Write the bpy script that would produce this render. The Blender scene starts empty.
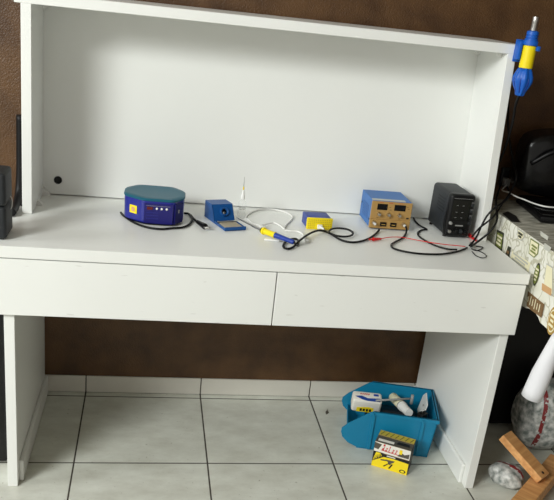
import bpy, bmesh, math, random
from mathutils import Vector, Matrix
random.seed(7)
PI = math.pi
S = bpy.context.scene
COL = S.collection

# ------------------------------------------------------------------ materials
def lin(c):
    return tuple(((v / 255) / 12.92 if v / 255 <= .04045 else ((v / 255 + .055) / 1.055) ** 2.4) for v in c) + (1.0,)

def mat(name, rgb, rough=.5, metal=0., bump=0., bscale=60., var=0., vscale=8., spec=.5, trans=0., ior=1.45, coat=0., rgb2=None, stretch=None):
    m = bpy.data.materials.new(name); m.use_nodes = True
    nt = m.node_tree; N = nt.nodes; b = N['Principled BSDF']
    b.inputs['Base Color'].default_value = lin(rgb)
    b.inputs['Roughness'].default_value = rough
    b.inputs['Metallic'].default_value = metal
    b.inputs['Specular IOR Level'].default_value = spec
    b.inputs['Transmission Weight'].default_value = trans
    b.inputs['IOR'].default_value = ior
    b.inputs['Coat Weight'].default_value = coat
    tc = N.new('ShaderNodeTexCoord'); src = tc.outputs['Object']
    if stretch:
        mp = N.new('ShaderNodeMapping'); mp.inputs['Scale'].default_value = stretch
        nt.links.new(src, mp.inputs[0]); src = mp.outputs[0]
    # every material carries a faint procedural variation of its own colour
    n = N.new('ShaderNodeTexNoise'); n.inputs['Scale'].default_value = vscale; n.inputs['Detail'].default_value = 5
    nt.links.new(src, n.inputs['Vector'])
    r = N.new('ShaderNodeValToRGB'); r.color_ramp.elements[0].position = .35; r.color_ramp.elements[1].position = .65
    v = var or .03
    c2 = lin(rgb2) if rgb2 else tuple(x * (1 - v) for x in lin(rgb)[:3]) + (1,)
    r.color_ramp.elements[0].color = c2; r.color_ramp.elements[1].color = lin(rgb)
    nt.links.new(n.outputs['Fac'], r.inputs[0]); nt.links.new(r.outputs[0], b.inputs['Base Color'])
    if bump:
        n2 = N.new('ShaderNodeTexNoise'); n2.inputs['Scale'].default_value = bscale; n2.inputs['Detail'].default_value = 4
        nt.links.new(src, n2.inputs['Vector'])
        bp = N.new('ShaderNodeBump'); bp.inputs['Strength'].default_value = bump; bp.inputs['Distance'].default_value = .004
        nt.links.new(n2.outputs['Fac'], bp.inputs['Height']); nt.links.new(bp.outputs[0], b.inputs['Normal'])
    return m

def M_wall():
    m = mat('brown_wall_paint', (94, 66, 38), .38, bump=.6, bscale=210, var=.0, rgb2=(72, 48, 26), vscale=9)
    return m

def M_floor(x0, ts, ty):
    m = bpy.data.materials.new('floor_tiles'); m.use_nodes = True
    nt = m.node_tree; N = nt.nodes; L = nt.links; b = N['Principled BSDF']
    tc = N.new('ShaderNodeTexCoord'); sx = N.new('ShaderNodeSeparateXYZ'); L.new(tc.outputs['Object'], sx.inputs[0])
    def math_(op, a, bb=None):
        n = N.new('ShaderNodeMath'); n.operation = op
        for i, v in enumerate((a, bb)):
            if v is None: continue
            if isinstance(v, (int, float)): n.inputs[i].default_value = v
            else: L.new(v, n.inputs[i])
        return n.outputs[0]
    def line(sock, off):
        t = math_('SUBTRACT', sock, off); t = math_('DIVIDE', t, ts); t = math_('ADD', t, .5)
        f = math_('FLOOR', t); t = math_('SUBTRACT', t, f); t = math_('SUBTRACT', t, .5); t = math_('ABSOLUTE', t)
        return math_('MULTIPLY', t, ts), f
    dx, ix = line(sx.outputs['X'], x0); dy, iy = line(sx.outputs['Y'], ty)
    d = math_('MINIMUM', dx, dy)
    mr = N.new('ShaderNodeMapRange'); mr.inputs[1].default_value = .0018; mr.inputs[2].default_value = .0032
    L.new(d, mr.inputs[0])                                   # 0 in the joint, 1 on the tile
    n1 = N.new('ShaderNodeTexNoise'); n1.inputs['Scale'].default_value = 7; n1.inputs['Detail'].default_value = 8; n1.inputs['Roughness'].default_value = .65
    mp = N.new('ShaderNodeMapping'); mp.inputs['Scale'].default_value = (1, 1.8, 1)
    L.new(tc.outputs['Object'], mp.inputs[0]); L.new(mp.outputs[0], n1.inputs['Vector'])
    r = N.new('ShaderNodeValToRGB'); e = r.color_ramp.elements
    e[0].position = .32; e[0].color = lin((200, 200, 188)); e[1].position = .66; e[1].color = lin((224, 226, 216))
    L.new(n1.outputs['Fac'], r.inputs[0])
    n2 = N.new('ShaderNodeTexNoise'); n2.inputs['Scale'].default_value = 95; n2.inputs['Detail'].default_value = 3
    L.new(tc.outputs['Object'], n2.inputs['Vector'])
    r2 = N.new('ShaderNodeValToRGB'); e = r2.color_ramp.elements
    e[0].position = .24; e[0].color = (.45, .42, .36, 1); e[1].position = .33; e[1].color = (1, 1, 1, 1)
    L.new(n2.outputs['Fac'], r2.inputs[0])
    mx = N.new('ShaderNodeMix'); mx.data_type = 'RGBA'; mx.blend_type = 'MULTIPLY'; mx.inputs[0].default_value = .7
    L.new(r.outputs[0], mx.inputs[6]); L.new(r2.outputs[0], mx.inputs[7])
    g = N.new('ShaderNodeMix'); g.data_type = 'RGBA'; g.inputs[6].default_value = lin((66, 60, 52))
    L.new(mr.outputs[0], g.inputs[0]); L.new(mx.outputs[2], g.inputs[7]); L.new(g.outputs[2], b.inputs['Base Color'])
    rr = N.new('ShaderNodeMapRange'); rr.inputs[3].default_value = .9; rr.inputs[4].default_value = .38
    L.new(mr.outputs[0], rr.inputs[0]); L.new(rr.outputs[0], b.inputs['Roughness'])
    bp = N.new('ShaderNodeBump'); bp.inputs['Strength'].default_value = .5; bp.inputs['Distance'].default_value = .002
    L.new(mr.outputs[0], bp.inputs['Height']); L.new(bp.outputs[0], b.inputs['Normal'])
    return m

def M_white(scuff=False):
    # white laminate with sparse thin scuffs
    m = mat('scuffed_laminate' if scuff else 'white_laminate', (237, 238, 234), .38, var=.02, vscale=3)
    if not scuff: return m
    nt = m.node_tree; N = nt.nodes; L = nt.links; b = N['Principled BSDF']
    tc = N.new('ShaderNodeTexCoord'); mp = N.new('ShaderNodeMapping'); mp.inputs['Scale'].default_value = (16, 16, 90); mp.inputs['Rotation'].default_value = (.1, .25, .1)
    n = N.new('ShaderNodeTexNoise'); n.inputs['Scale'].default_value = 1.3; n.inputs['Detail'].default_value = 1
    L.new(tc.outputs['Object'], mp.inputs[0]); L.new(mp.outputs[0], n.inputs['Vector'])
    r = N.new('ShaderNodeValToRGB'); e = r.color_ramp.elements
    e[0].position = .21; e[0].color = (.86, .85, .84, 1); e[1].position = .25; e[1].color = (1, 1, 1, 1)
    L.new(n.outputs['Fac'], r.inputs[0])
    mx = N.new('ShaderNodeMix'); mx.data_type = 'RGBA'; mx.blend_type = 'MULTIPLY'; mx.inputs[0].default_value = 1
    old = b.inputs['Base Color'].links[0].from_socket
    L.new(old, mx.inputs[6]); L.new(r.outputs[0], mx.inputs[7]); L.new(mx.outputs[2], b.inputs['Base Color'])
    return m

def M_clear(name, tint, op=.16, rough=.12):
    m = bpy.data.materials.new(name); m.use_nodes = True
    nt = m.node_tree; N = nt.nodes; L = nt.links; b = N['Principled BSDF']
    b.inputs['Base Color'].default_value = lin(tint); b.inputs['Roughness'].default_value = rough
    t = N.new('ShaderNodeBsdfTransparent'); x = N.new('ShaderNodeMixShader')
    lw = N.new('ShaderNodeLayerWeight'); lw.inputs['Blend'].default_value = .25
    mr = N.new('ShaderNodeMapRange'); mr.inputs[3].default_value = op; mr.inputs[4].default_value = min(1, op * 3)
    L.new(lw.outputs['Facing'], mr.inputs[0]); L.new(mr.outputs[0], x.inputs[0])
    L.new(t.outputs[0], x.inputs[1]); L.new(b.outputs[0], x.inputs[2])
    L.new(x.outputs[0], N['Material Output'].inputs['Surface'])
    return m

def M_cloth_top():
    m = mat('cloth_top_fabric', (205, 203, 190), .8, bump=.3, bscale=40, rgb2=(128, 126, 112), vscale=16, stretch=(1, 6, 1))
    return m

def M_bag():
    m = mat('woven_plastic_bag', (210, 210, 206), .28, bump=1., bscale=45, rgb2=(112, 120, 116), vscale=48)
    return m

def M_wood():
    return mat('pine_wood', (226, 172, 112), .55, rgb2=(196, 136, 80), vscale=4, stretch=(14, 1.2, 14), bump=.1)

W = M_white(); WS = M_white(True); WALL = M_wall()
m_seam = mat('white_edge_band', (226, 225, 220), .4)
m_black = mat('black_plastic', (11, 11, 12), .42, bump=.05, bscale=300, spec=.35)
m_rubber = mat('black_rubber', (13, 13, 14), .5, spec=.3)
m_dark = mat('dark_recess', (9, 9, 10), .6)
m_shiny = mat('shiny_black_plastic', (7, 7, 8), .26, bump=.9, bscale=12)
m_char = mat('charcoal_plastic', (36, 39, 42), .55, bump=.15, bscale=200)
m_indigo = mat('indigo_plastic', (26, 34, 134), .3, coat=.2)
m_indigo2 = mat('deep_indigo_panel', (28, 26, 104), .32)
m_teal = mat('teal_translucent_lid', (26, 92, 112), .38, spec=.3)
m_steel = mat('brushed_steel', (190, 188, 184), .3, metal=1.)
m_grey = mat('grey_plastic', (150, 150, 148), .5)
m_wplast = mat('white_plastic', (236, 236, 232), .35)
m_bluesheet = mat('blue_painted_sheet', (16, 80, 146), .35, var=.08)
m_bluecase = mat('blue_powder_coat', (50, 108, 176), .45, var=.05)
m_navyhandle = mat('blue_handle_plastic', (28, 58, 150), .35)
m_bluebox = mat('dull_blue_plastic', (58, 76, 150), .5)
m_yel = mat('yellow_plastic', (244, 220, 20), .4)
m_yelp = mat('yellow_print', (250, 222, 30), .5)
m_gold = mat('gold_panel', (186, 148, 88), .42, metal=.25)
m_red = mat('red_plastic', (208, 34, 36), .4)
m_dred = mat('dark_red_display', (96, 22, 22), .2)
m_disp = mat('dark_display_window', (8, 8, 9), .2, spec=.3)
m_sponge = mat('tan_sponge', (170, 160, 140), .9, bump=.8, bscale=200)
m_teabin = mat('blue_bin_plastic', (20, 128, 168), .38, var=.08, vscale=12)
m_sky = mat('blue_gun_plastic', (18, 92, 190), .4)
m_brownp = mat('brown_print', (124, 96, 62), .7)
m_olive = mat('olive_print', (120, 130, 62), .7)
m_dkolive = mat('dark_olive_print', (56, 58, 44), .7)
m_cream = mat('cream_print', (236, 230, 196), .7)
m_tan = mat('tan_print', (204, 160, 112), .7)
m_goldp = mat('ochre_print', (176, 140, 66), .7)
m_lgrey = mat('pale_grey_print', (190, 190, 180), .7)
m_cloth = mat('white_printed_cloth', (236, 235, 226), .7, bump=.1, bscale=80, rgb2=(222, 221, 206), vscale=18)
def sketch_lines(m, scale, col, wdt):
    nt = m.node_tree; N = nt.nodes; L = nt.links; b = N['Principled BSDF']
    tc = N.new('ShaderNodeTexCoord'); v = N.new('ShaderNodeTexVoronoi'); v.feature = 'DISTANCE_TO_EDGE'; v.inputs['Scale'].default_value = scale
    nz = N.new('ShaderNodeTexNoise'); nz.inputs['Scale'].default_value = 14; mx0 = N.new('ShaderNodeMix'); mx0.data_type = 'RGBA'; mx0.inputs[0].default_value = .12
    L.new(tc.outputs['Object'], mx0.inputs[6]); L.new(nz.outputs['Color'], mx0.inputs[7]); L.new(tc.outputs['Object'], nz.inputs['Vector']); L.new(mx0.outputs[2], v.inputs['Vector'])
    mr = N.new('ShaderNodeMapRange'); mr.inputs[1].default_value = wdt; mr.inputs[2].default_value = wdt * 2.2; mr.inputs[3].default_value = .75; mr.inputs[4].default_value = 0
    L.new(v.outputs['Distance'], mr.inputs[0])
    mx = N.new('ShaderNodeMix'); mx.data_type = 'RGBA'; old = b.inputs['Base Color'].links[0].from_socket
    L.new(mr.outputs[0], mx.inputs[0]); L.new(old, mx.inputs[6]); mx.inputs[7].default_value = lin(col); L.new(mx.outputs[2], b.inputs['Base Color'])
sketch_lines(m_cloth, 24, (176, 172, 146), .035)
m_clothw = mat('white_cloth_reverse', (232, 232, 236), .7)
m_clothtop = M_cloth_top()
def M_bag_striped(x0, x1, z0):
    m = M_bag(); nt = m.node_tree; N = nt.nodes; L = nt.links; b = N['Principled BSDF']
    tc = N.new('ShaderNodeTexCoord'); sx = N.new('ShaderNodeSeparateXYZ'); L.new(tc.outputs['Object'], sx.inputs[0])
    def cmp_(op, sock, v): n = N.new('ShaderNodeMath'); n.operation = op; L.new(sock, n.inputs[0]); n.inputs[1].default_value = v; return n.outputs[0]
    def mul(a, c): n = N.new('ShaderNodeMath'); n.operation = 'MULTIPLY'; L.new(a, n.inputs[0]); L.new(c, n.inputs[1]); return n.outputs[0]
    f = mul(mul(cmp_('GREATER_THAN', sx.outputs['X'], x0), cmp_('LESS_THAN', sx.outputs['X'], x1)), cmp_('GREATER_THAN', sx.outputs['Z'], z0))
    nz = N.new('ShaderNodeTexNoise'); nz.inputs['Scale'].default_value = 60; L.new(tc.outputs['Object'], nz.inputs['Vector'])
    f = mul(f, cmp_('LESS_THAN', nz.outputs['Fac'], .58))
    mx = N.new('ShaderNodeMix'); mx.data_type = 'RGBA'; old = b.inputs['Base Color'].links[0].from_socket
    L.new(f, mx.inputs[0]); L.new(old, mx.inputs[6]); mx.inputs[7].default_value = lin((128, 44, 46)); L.new(mx.outputs[2], b.inputs['Base Color'])
    return m
m_wood = M_wood()
m_redp = mat('red_print', (196, 40, 44), .5)
m_maroon = mat('maroon_stripe', (128, 40, 44), .5)
m_bluep = mat('blue_print', (40, 74, 160), .5)
m_blackp = mat('black_print', (26, 24, 22), .5)
m_greyp = mat('smoke_grey_print', (86, 80, 70), .5)
m_whitep = mat('white_print', (236, 232, 222), .5)
m_kraft = mat('kraft_board', (176, 150, 104), .8)
m_skirt = mat('skirting_tile', (214, 210, 200), .4, var=.06)
m_grout = mat('dark_grout', (66, 60, 52), .9)
m_clear = M_clear('clear_bottle_plastic', (236, 240, 242), .06)
m_ceil = mat('pale_ceiling', (170, 165, 155), .8)

# ------------------------------------------------------------------ mesh helpers
class MB:
    def __init__(s): s.bm = bmesh.new()
    def face(s, pts, mi=0, smooth=False):
        vs = [s.bm.verts.new(p) for p in pts]
        f = s.bm.faces.new(vs); f.material_index = mi; f.smooth = smooth; return f
    def box(s, x0, x1, y0, y1, z0, z1, mi=0, bev=0., seg=2, mtx=None):
        r = bmesh.ops.create_cube(s.bm, size=1.)
        vs = r['verts']
        for v in vs:
            v.co = Vector(((x0 + x1) / 2 + v.co.x * (x1 - x0), (y0 + y1) / 2 + v.co.y * (y1 - y0), (z0 + z1) / 2 + v.co.z * (z1 - z0)))
        fs = list({f for v in vs for f in v.link_faces})
        for f in fs: f.material_index = mi
        if bev > 0:
            es = list({e for v in vs for e in v.link_edges})
            rr = bmesh.ops.bevel(s.bm, geom=es, offset=bev, segments=seg, affect='EDGES', profile=.5)
            vs = list({v for f in rr['faces'] for v in f.verts} | {v for v in vs if v.is_valid})
            for f in rr['faces']: f.material_index = mi
        if mtx:
            for v in vs: v.co = mtx @ v.co
        return vs
    def loft(s, rings, mi=0, cap=True, smooth=True, closed=True):
        R = [[s.bm.verts.new(p) for p in r] for r in rings]
        n = len(R[0])
        for a, b in zip(R, R[1:]):
            for i in range(n if closed else n - 1):
                j = (i + 1) % n
                f = s.bm.faces.new((a[i], a[j], b[j], b[i])); f.smooth = smooth; f.material_index = mi
        if cap:
            f = s.bm.faces.new(R[0][::-1]); f.material_index = mi
            f = s.bm.faces.new(R[-1]); f.material_index = mi
        return R
    def rev(s, prof, axis_pt=(0, 0, 0), axis=(0, 0, 1), n=24, mi=0, cap=True, lobes=None):
        a = Vector(axis).normalized(); q = Vector((0, 0, 1)).rotation_difference(a)
        rings = []
        for r, h in prof:
            ring = []
            for i in range(n):
                t = 2 * PI * i / n
                rr = r * (1 + lobes[1] * math.cos(lobes[0] * t)) if lobes else r
                ring.append(Vector(axis_pt) + q @ Vector((rr * math.cos(t), rr * math.sin(t), h)))
            rings.append(ring)
        s.loft(rings, mi, cap)
    def prism(s, outline, to3, h, mi=0):
        """outline: 2-D points, to3(u, v, d) -> 3-D; extruded from d=0 to d=h"""
        A = [s.bm.verts.new(to3(u, v, 0)) for u, v in outline]; B = [s.bm.verts.new(to3(u, v, h)) for u, v in outline]
        n = len(A); fs = [s.bm.faces.new(A[::-1]), s.bm.faces.new(B)]
        for i in range(n): fs.append(s.bm.faces.new((A[i], A[(i + 1) % n], B[(i + 1) % n], B[i])))
        for f in fs: f.material_index = mi
    def tube(s, pts, r=.003, n=8, mi=0, sub=6, taper=None):
        P = spline(pts, sub); T = [(P[min(i + 1, len(P) - 1)] - P[max(i - 1, 0)]).normalized() for i in range(len(P))]
        up = Vector((0, 0, 1)) if abs(T[0].z) < .9 else Vector((1, 0, 0))
        nrm = (up - T[0] * up.dot(T[0])).normalized(); rings = []
        for i, p in enumerate(P):
            nrm = (nrm - T[i] * nrm.dot(T[i])).normalized(); bn = T[i].cross(nrm)
            rr = r if not taper else r * (taper[0] + (taper[1] - taper[0]) * i / (len(P) - 1))
            rings.append([p + nrm * rr * math.cos(2 * PI * k / n) + bn * rr * math.sin(2 * PI * k / n) for k in range(n)])
        s.loft(rings, mi)
    def obj(s, name, mats, parent=None, mtx=None, smooth=None):
        bm = s.bm
        bmesh.ops.recalc_face_normals(bm, faces=bm.faces)
        me = bpy.data.meshes.new(name); bm.to_mesh(me); bm.free()
        for m in (mats if isinstance(mats, (list, tuple)) else [mats]): me.materials.append(m)
        if smooth is not None:
            for p in me.polygons: p.use_smooth = True
            me.set_sharp_from_angle(angle=smooth)
        o = bpy.data.objects.new(name, me); COL.objects.link(o)
        if parent: o.parent = parent
        elif mtx: o.matrix_world = mtx
        return o

def spline(pts, sub=6):
    P = [Vector(p) for p in pts]
    if len(P) < 3: sub = 1
    if sub <= 1: return P
    Q = [P[0] * 2 - P[1]] + P + [P[-1] * 2 - P[-2]]; out = []
    for i in range(1, len(Q) - 2):
        a, b, c, d = Q[i - 1:i + 3]
        for k in range(sub):
            t = k / sub
            out.append(.5 * ((2 * b) + (c - a) * t + (2 * a - 5 * b + 4 * c - d) * t * t + (3 * b - a - 3 * c + d) * t ** 3))
    out.append(P[-1]); return out

def box(name, m, parent, *a, bev=0., seg=2, mtx=None):
    b = MB(); b.box(*a, bev=bev, seg=seg, mtx=mtx); return b.obj(name, m, parent)

def tag(o, label, cat, group=None):
    o['label'] = label; o['category'] = cat
    if group: o['group'] = group
    return o

def thing(name, label, cat, loc=(0, 0, 0), rz=0., group=None):
    o = bpy.data.objects.new(name, None); COL.objects.link(o); o.empty_display_size = .05
    o.location = loc; o.rotation_euler = (0, 0, rz); return tag(o, label, cat, group)

def struct(name, b, m, mtx=None):
    o = b.obj(name, m, None, mtx); o['kind'] = 'structure'; return o

def superellipse(a, bb, n, e=2.6, cx=0, cy=0):
    out = []
    for i in range(n):
        t = 2 * PI * i / n; c, s_ = math.cos(t), math.sin(t)
        out.append((cx + a * math.copysign(abs(c) ** (2 / e), c), cy + bb * math.copysign(abs(s_) ** (2 / e), s_)))
    return out

# ------------------------------------------------------------------ the room
ROOM = Matrix.Translation((.64, 0, 0)) @ Matrix.Rotation(.0092, 4, 'Z')
XL, XR, YF, ZC = -3.2, 2.6, -5.2, 3.6
TX0, TS, TY, SK = -.4613, .4214, -.4484, .0671
b = MB(); b.box(XL, XR, YF, .1, -.08, -.0004); struct('floor', b, M_floor(TX0, TS, TY), ROOM)
b = MB(); b.box(XL, XR, .008, .12, -.08, ZC); struct('wall_back', b, WALL, ROOM)
b = MB(); b.box(XR, XR + .12, YF, .12, -.08, ZC); struct('wall_right', b, WALL, ROOM)
b = MB(); b.box(XL - .12, XL, -1.9, .12, -.08, 1.5); b.box(XL - .12, XL, -1.9, .12, 2.5, ZC); b.box(XL - .12, XL, -1.9, -1.6, 1.5, 2.5); b.box(XL - .12, XL, -.5, .12, 1.5, 2.5); struct('wall_left', b, WALL, ROOM)
b = MB(); b.box(XL - .12, XR + .12, YF, .12, ZC, ZC + .1); struct('ceiling', b, m_ceil, ROOM)
b = MB(); b.box(XL, XR, .003, .008, 0, SK - .002, 1)
k = -8
while TX0 + k * TS < XR:
    x0 = TX0 + k * TS + .002; x1 = x0 + TS - .004
    if x1 > XL: b.box(max(x0, XL), min(x1, XR), 0., .0075, .0015, SK, 0, bev=.0012, seg=1)
    k += 1
struct('baseboard_back', b, [m_skirt, m_grout], ROOM)

# ------------------------------------------------------------------ the desk with its hutch
ZT, TH, ZD = .76, .0329, .5645
WL, WR, YD = -.025, 1.4828, -.5962
LLo, LLi, LRi, LRo = .0056, .0339, 1.44, 1.4687
HLo, HLi, HRi, HRo = .0113, .0392, 1.44, 1.4674
YH, ZH, TB, YB = -.2951, 1.3739, .0285, -.0677
LEANR, LEANL = -.0521, .0065
desk = thing('desk', 'wide white laminate workbench desk with an open hutch and two drawers', 'desk', (.73, -.3, 0))
def dk(name, b, m=W):
    o = b.obj(name, m, None); o.parent = desk; o.matrix_parent_inverse = Matrix.Translation((-.73, .3, 0)); return o
b = MB(); b.box(WL, WR, YD, -.006, ZT - TH, ZT - .0004, bev=.0012, seg=1); dk('worktop', b)
split = .0979 + .64
for x0, x1 in ((WL + .004, split - .0015), (split + .0015, WR - .0055)):
    b = MB(); b.box(x0, x1, YD, YD + .018, ZD, ZT - TH - .003, bev=.001, seg=1); d = dk('drawer', b, WS)
    b = MB(); lo, hi = max(x0, LLi) + .012, min(x1, LRi) - .012
    b.box(lo, hi, YD + .018, -.12, ZD + .02, ZD + .032); b.box(lo, lo + .012, YD + .018, -.12, ZD + .03, ZT - TH - .02)
    b.box(hi - .012, hi, YD + .018, -.12, ZD + .03, ZT - TH - .02); b.box(lo, hi, -.132, -.12, ZD + .03, ZT - TH - .02)
    o = b.obj('drawer_box', W); o.parent = d
for x0, x1 in ((LLo, LLi), (LRi, LRo)):
    b = MB(); b.box(x0, x1, YD + .019, -.008, 0, ZT - TH, bev=.0012, seg=1); dk('leg_panel', b)
b = MB(); b.box(LLi, LLi + .012, -.55, -.012, 0, .072, bev=.003, seg=1); dk('cleat', b)
b = MB(); b.box(LRi - .012, LRi, -.55, -.012, 0, .072, bev=.003, seg=1); dk('cleat', b)
def lean_panel(x0, x1, y0, y1, z0, z1, k):
    b = MB(); vs = b.box(x0, x1, y0, y1, z0, z1, bev=.0012, seg=1)
    for v in vs: v.co.x += k * (v.co.z - ZT)
    return b
dk('hutch_side', lean_panel(HLo, HLi, YH, -.0677, ZT, ZH - TB, LEANL))
dk('hutch_side', lean_panel(HRi, HRo, YH, -.0677, ZT, ZH - TB, LEANR))
b = MB(); b.box(-.0019, 1.4606, YH, -.012, ZH - TB, ZH, bev=.0012, seg=1); dk('hutch_top', b)
# back panel with a round cable hole, 2 mm short of the worktop
cu = bpy.data.curves.new('tmp', 'CURVE'); cu.dimensions = '2D'; cu.fill_mode = 'BOTH'; cu.extrude = .008
def poly(pts):
    s_ = cu.splines.new('POLY'); s_.points.add(len(pts) - 1); s_.use_cyclic_u = True
    for p, q in zip(s_.points, pts): p.co = (q[0], q[1], 0, 1)
kz = ZH - TB - ZT
poly([(HLo, .003), (HRo, .003), (HRo + LEANR * kz, kz), (HLo + LEANL * kz, kz)])
poly([(.0858 + .0105 * math.cos(2 * PI * i / 20), .0495 + .0105 * math.sin(2 * PI * i / 20)) for i in range(20)])
tmp = bpy.data.objects.new('tmp', cu); COL.objects.link(tmp)
bpy.context.view_layer.update()
me = bpy.data.meshes.new_from_object(tmp.evaluated_get(bpy.context.evaluated_depsgraph_get()))
bpy.data.objects.remove(tmp); bpy.data.curves.remove(cu)
me.transform(Matrix.Translation((0, YB + .008, ZT)) @ Matrix.Rotation(PI / 2, 4, 'X'))
me.materials.clear(); me.materials.append(W); me.name = 'back_panel'
bp = bpy.data.objects.new('back_panel', me); COL.objects.link(bp); bp.parent = desk; bp.matrix_parent_inverse = Matrix.Translation((-.73, .3, 0))
b = MB()
b.rev([(.0104, 0), (.0126, 0), (.0126, .003), (.0104, .003)], (.0858, YB, ZT + .0495), (0, -1, 0), 20, cap=False)
b.rev([(.0104, 0), (.0104, -.03)], (.0858, YB, ZT + .0495), (0, -1, 0), 20, cap=True)
g = dk('cable_grommet', b, m_dark); g['label'] = 'black cable hole'
# little plastic corner braces
def brace(x, y, z, sx, sz, k=.022):
    b = MB(); b.box(x, x + sx * k if sx > 0 else x, y - .016, y, z, z, 0) if False else None
    b = MB()
    b.prism([(0, 0), (k, 0), (k, .006), (.006, k), (0, k)], lambda u, v, d: (x + sx * u, y - .002 - d, z + sz * v), .016)
    dk('corner_brace', b, m_wplast)
brace(HLi + LEANL * .58, YB, ZH - TB, 1, -1); brace(HRi + LEANR * .58, YB, ZH - TB, -1, -1)
brace(HLi, YB, ZT, 1, 1); brace(HLi, YB - .12, ZT, 1, 1, .016)
brace(HRi + LEANR * .58, YB - .17, ZH - TB, -1, -1, .014)

# ------------------------------------------------------------------ things on the worktop, left to right
# speaker
t = thing('speaker', 'dark grey desktop speaker on the far left corner of the white desk', 'speaker', (-.020, -.505, ZT))
vs = []
def rbox(name, m, parent, x0, x1, y0, y1, z0, z1, r, seg=4):
    b = MB(); b.box(x0, x1, y0, y1, z0, z1, bev=r, seg=seg); return b.obj(name, m, parent, smooth=.6)
rbox('cabinet', m_char, t, -.0335, .0335, -.05, .05, .002, .0905, .010)
rbox('upper_cabinet', m_char, t, -.0335, .0335, -.05, .05, .0915, .180, .010)
b = MB(); b.tube([(.031, .02, .065), (.036, .02, .075), (.0365, .02, .095), (.031, .02, .105)], .002); b.obj('side_handle', m_steel, t)
b = MB(); b.box(-.026, .026, -.042, .042, 0, .003, bev=.001, seg=1); b.obj('foot', m_rubber, t)

# dark cable bundle hanging between the speaker and the hutch
b = MB(); b.tube([(-.006, -.20, 1.03), (-.007, -.20, .95), (-.008, -.205, .86), (-.010, -.22, .80), (-.011, -.27, .773), (-.011, -.34, .7725)], .0115, n=10)
b.tube([(.001, -.14, 1.08), (-.001, -.14, .95), (-.001, -.15, .83), (.000, -.18, .775), (.001, -.235, .7705)], .008)
tag(b.obj('cable', m_rubber), 'black cables hanging down between the speaker and the hutch', 'cable')

# ultrasonic cleaner
t = thing('ultrasonic_cleaner', 'small dark blue ultrasonic cleaner with teal lid and yellow sticker', 'cleaner', (.395, -.262, ZT), -.03)
def octo(a, c, z, cx=.036, cy=.046, r=.017, fl=.056, fr=.030):
    P = [Vector(p) for p in ((a - fr, -c), (a, -c + cy), (a, c - cy), (a - cx, c), (-a + cx, c), (-a, c - cy), (-a, -c + cy), (-a + fl, -c))]
    out = []
    for i, p in enumerate(P):
        q0, q1 = P[i - 1], P[(i + 1) % 8]; s0 = p + (q0 - p).normalized() * r; s1 = p + (q1 - p).normalized() * r
        for k in range(7):
            f = k / 6; v = s0 * (1 - f) ** 2 + p * 2 * f * (1 - f) + s1 * f * f; out.append((v.x, v.y, z))
    return out
CA, CC = .0895, .08
b = MB(); b.loft([octo(CA - .005, CC - .006, .004), octo(CA - .001, CC - .001, .009), octo(CA, CC, .062), octo(CA, CC, .0745)]); b.obj('body', m_indigo, t, smooth=.5)
b = MB(); b.loft([octo(CA - .007, CC - .007, .0005), octo(CA - .003, CC - .003, .004)]); b.obj('base', m_black, t, smooth=.5)
b = MB(); b.loft([octo(CA + .001, CC + .001, .0748), octo(CA + .002, CC + .002, .0765), octo(CA + .002, CC + .002, .080), octo(CA - .0005, CC - .0005, .0822), octo(CA - .010, CC - .010, .0832), octo(CA - .013, CC - .013, .0828)]); b.obj('lid', m_teal, t, smooth=.5)
def onface(name, m, par, p, q, u0, u1, z0, z1, off, base=-.001):
    """a thin plate on the body face that runs from plan point p to q"""
    p, q = Vector((*p, 0)), Vector((*q, 0)); d = (q - p).normalized(); n = Vector((d.y, -d.x, 0)); b = MB()
    b.prism([(u0, z0), (u1, z0), (u1, z1), (u0, z1)], lambda u, v, k: p + d * u + n * (base + (off - base) * k) + Vector((0, 0, v)), 1.)
    return b.obj(name, m, par)
F0, F1 = (-CA + .056, -CC), (CA - .030, -CC); G0 = (-CA, -CC + .046); H1 = (CA, -CC + .046)
cp = onface('control_panel', m_indigo2, t, F0, F1, .006, .090, .008, .068, .0022)
onface('panel_side', m_indigo2, t, F1, H1, .004, .046, .008, .068, .0022)
for z in (.022, .031, .04): onface('groove', m_indigo, cp, F0, F1, .012, .048, z, z + .0014, .0032)
onface('display', m_dred, cp, F0, F1, .014, .031, .0495, .0585, .0032)
onface('legend_line', m_grey, cp, F0, F1, .012, .082, .0612, .062, .0028)
for i in range(3):
    b = MB(); b.rev([(.0001, 0), (.0034, 0), (.0034, .0018), (.002, .0024), (.0001, .0024)], (F0[0] + .043 + i * .0145, -CC - .0022, .054), (0, -1, 0), 14, cap=False); b.obj('button', m_wplast, cp)
onface('switch', m_grey, cp, F1, H1, .020, .024, .040, .050, .0045)
st = onface('warning_sticker', m_yel, t, G0, F0, .024, .052, .029, .053, .0008)
onface('sticker_symbol', m_tan, st, G0, F0, .031, .045, .034, .048, .0013)
cord = [(0.4881, -0.1985, 0.7640), (0.5037, -0.2062, 0.7640), (0.5115, -0.2541, 0.7640), (0.5036, -0.3088, 0.7640), (0.4815, -0.3511, 0.7640), (0.4487, -0.3677, 0.7640), (0.4137, -0.3827, 0.7640)]
cord2 = [(0.4137, -0.3827, 0.7640), (0.3730, -0.3713, 0.7640), (0.3370, -0.3336, 0.7640), (0.3050, -0.2726, 0.7640), (0.2937, -0.2372, 0.7640)]
b = MB()
L_ = [Vector(p) - Vector((.395, -.262, ZT)) for p in cord + cord2[1:]]
rot = Matrix.Rotation(.03, 3, 'Z'); L_ = [rot @ p for p in L_]
b.tube(L_, .0034); b.obj('power_cord', m_rubber, t)
P = [rot @ (Vector(p) - Vector((.395, -.262, ZT))) for p in [(0.5079, -0.2199, 0.7650), (0.5173, -0.2616, 0.7650), (0.5284, -0.2932, 0.7650)]]
b = MB(); b.tube(P, .0034); b.obj('power_cord', m_rubber, t)
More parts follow.
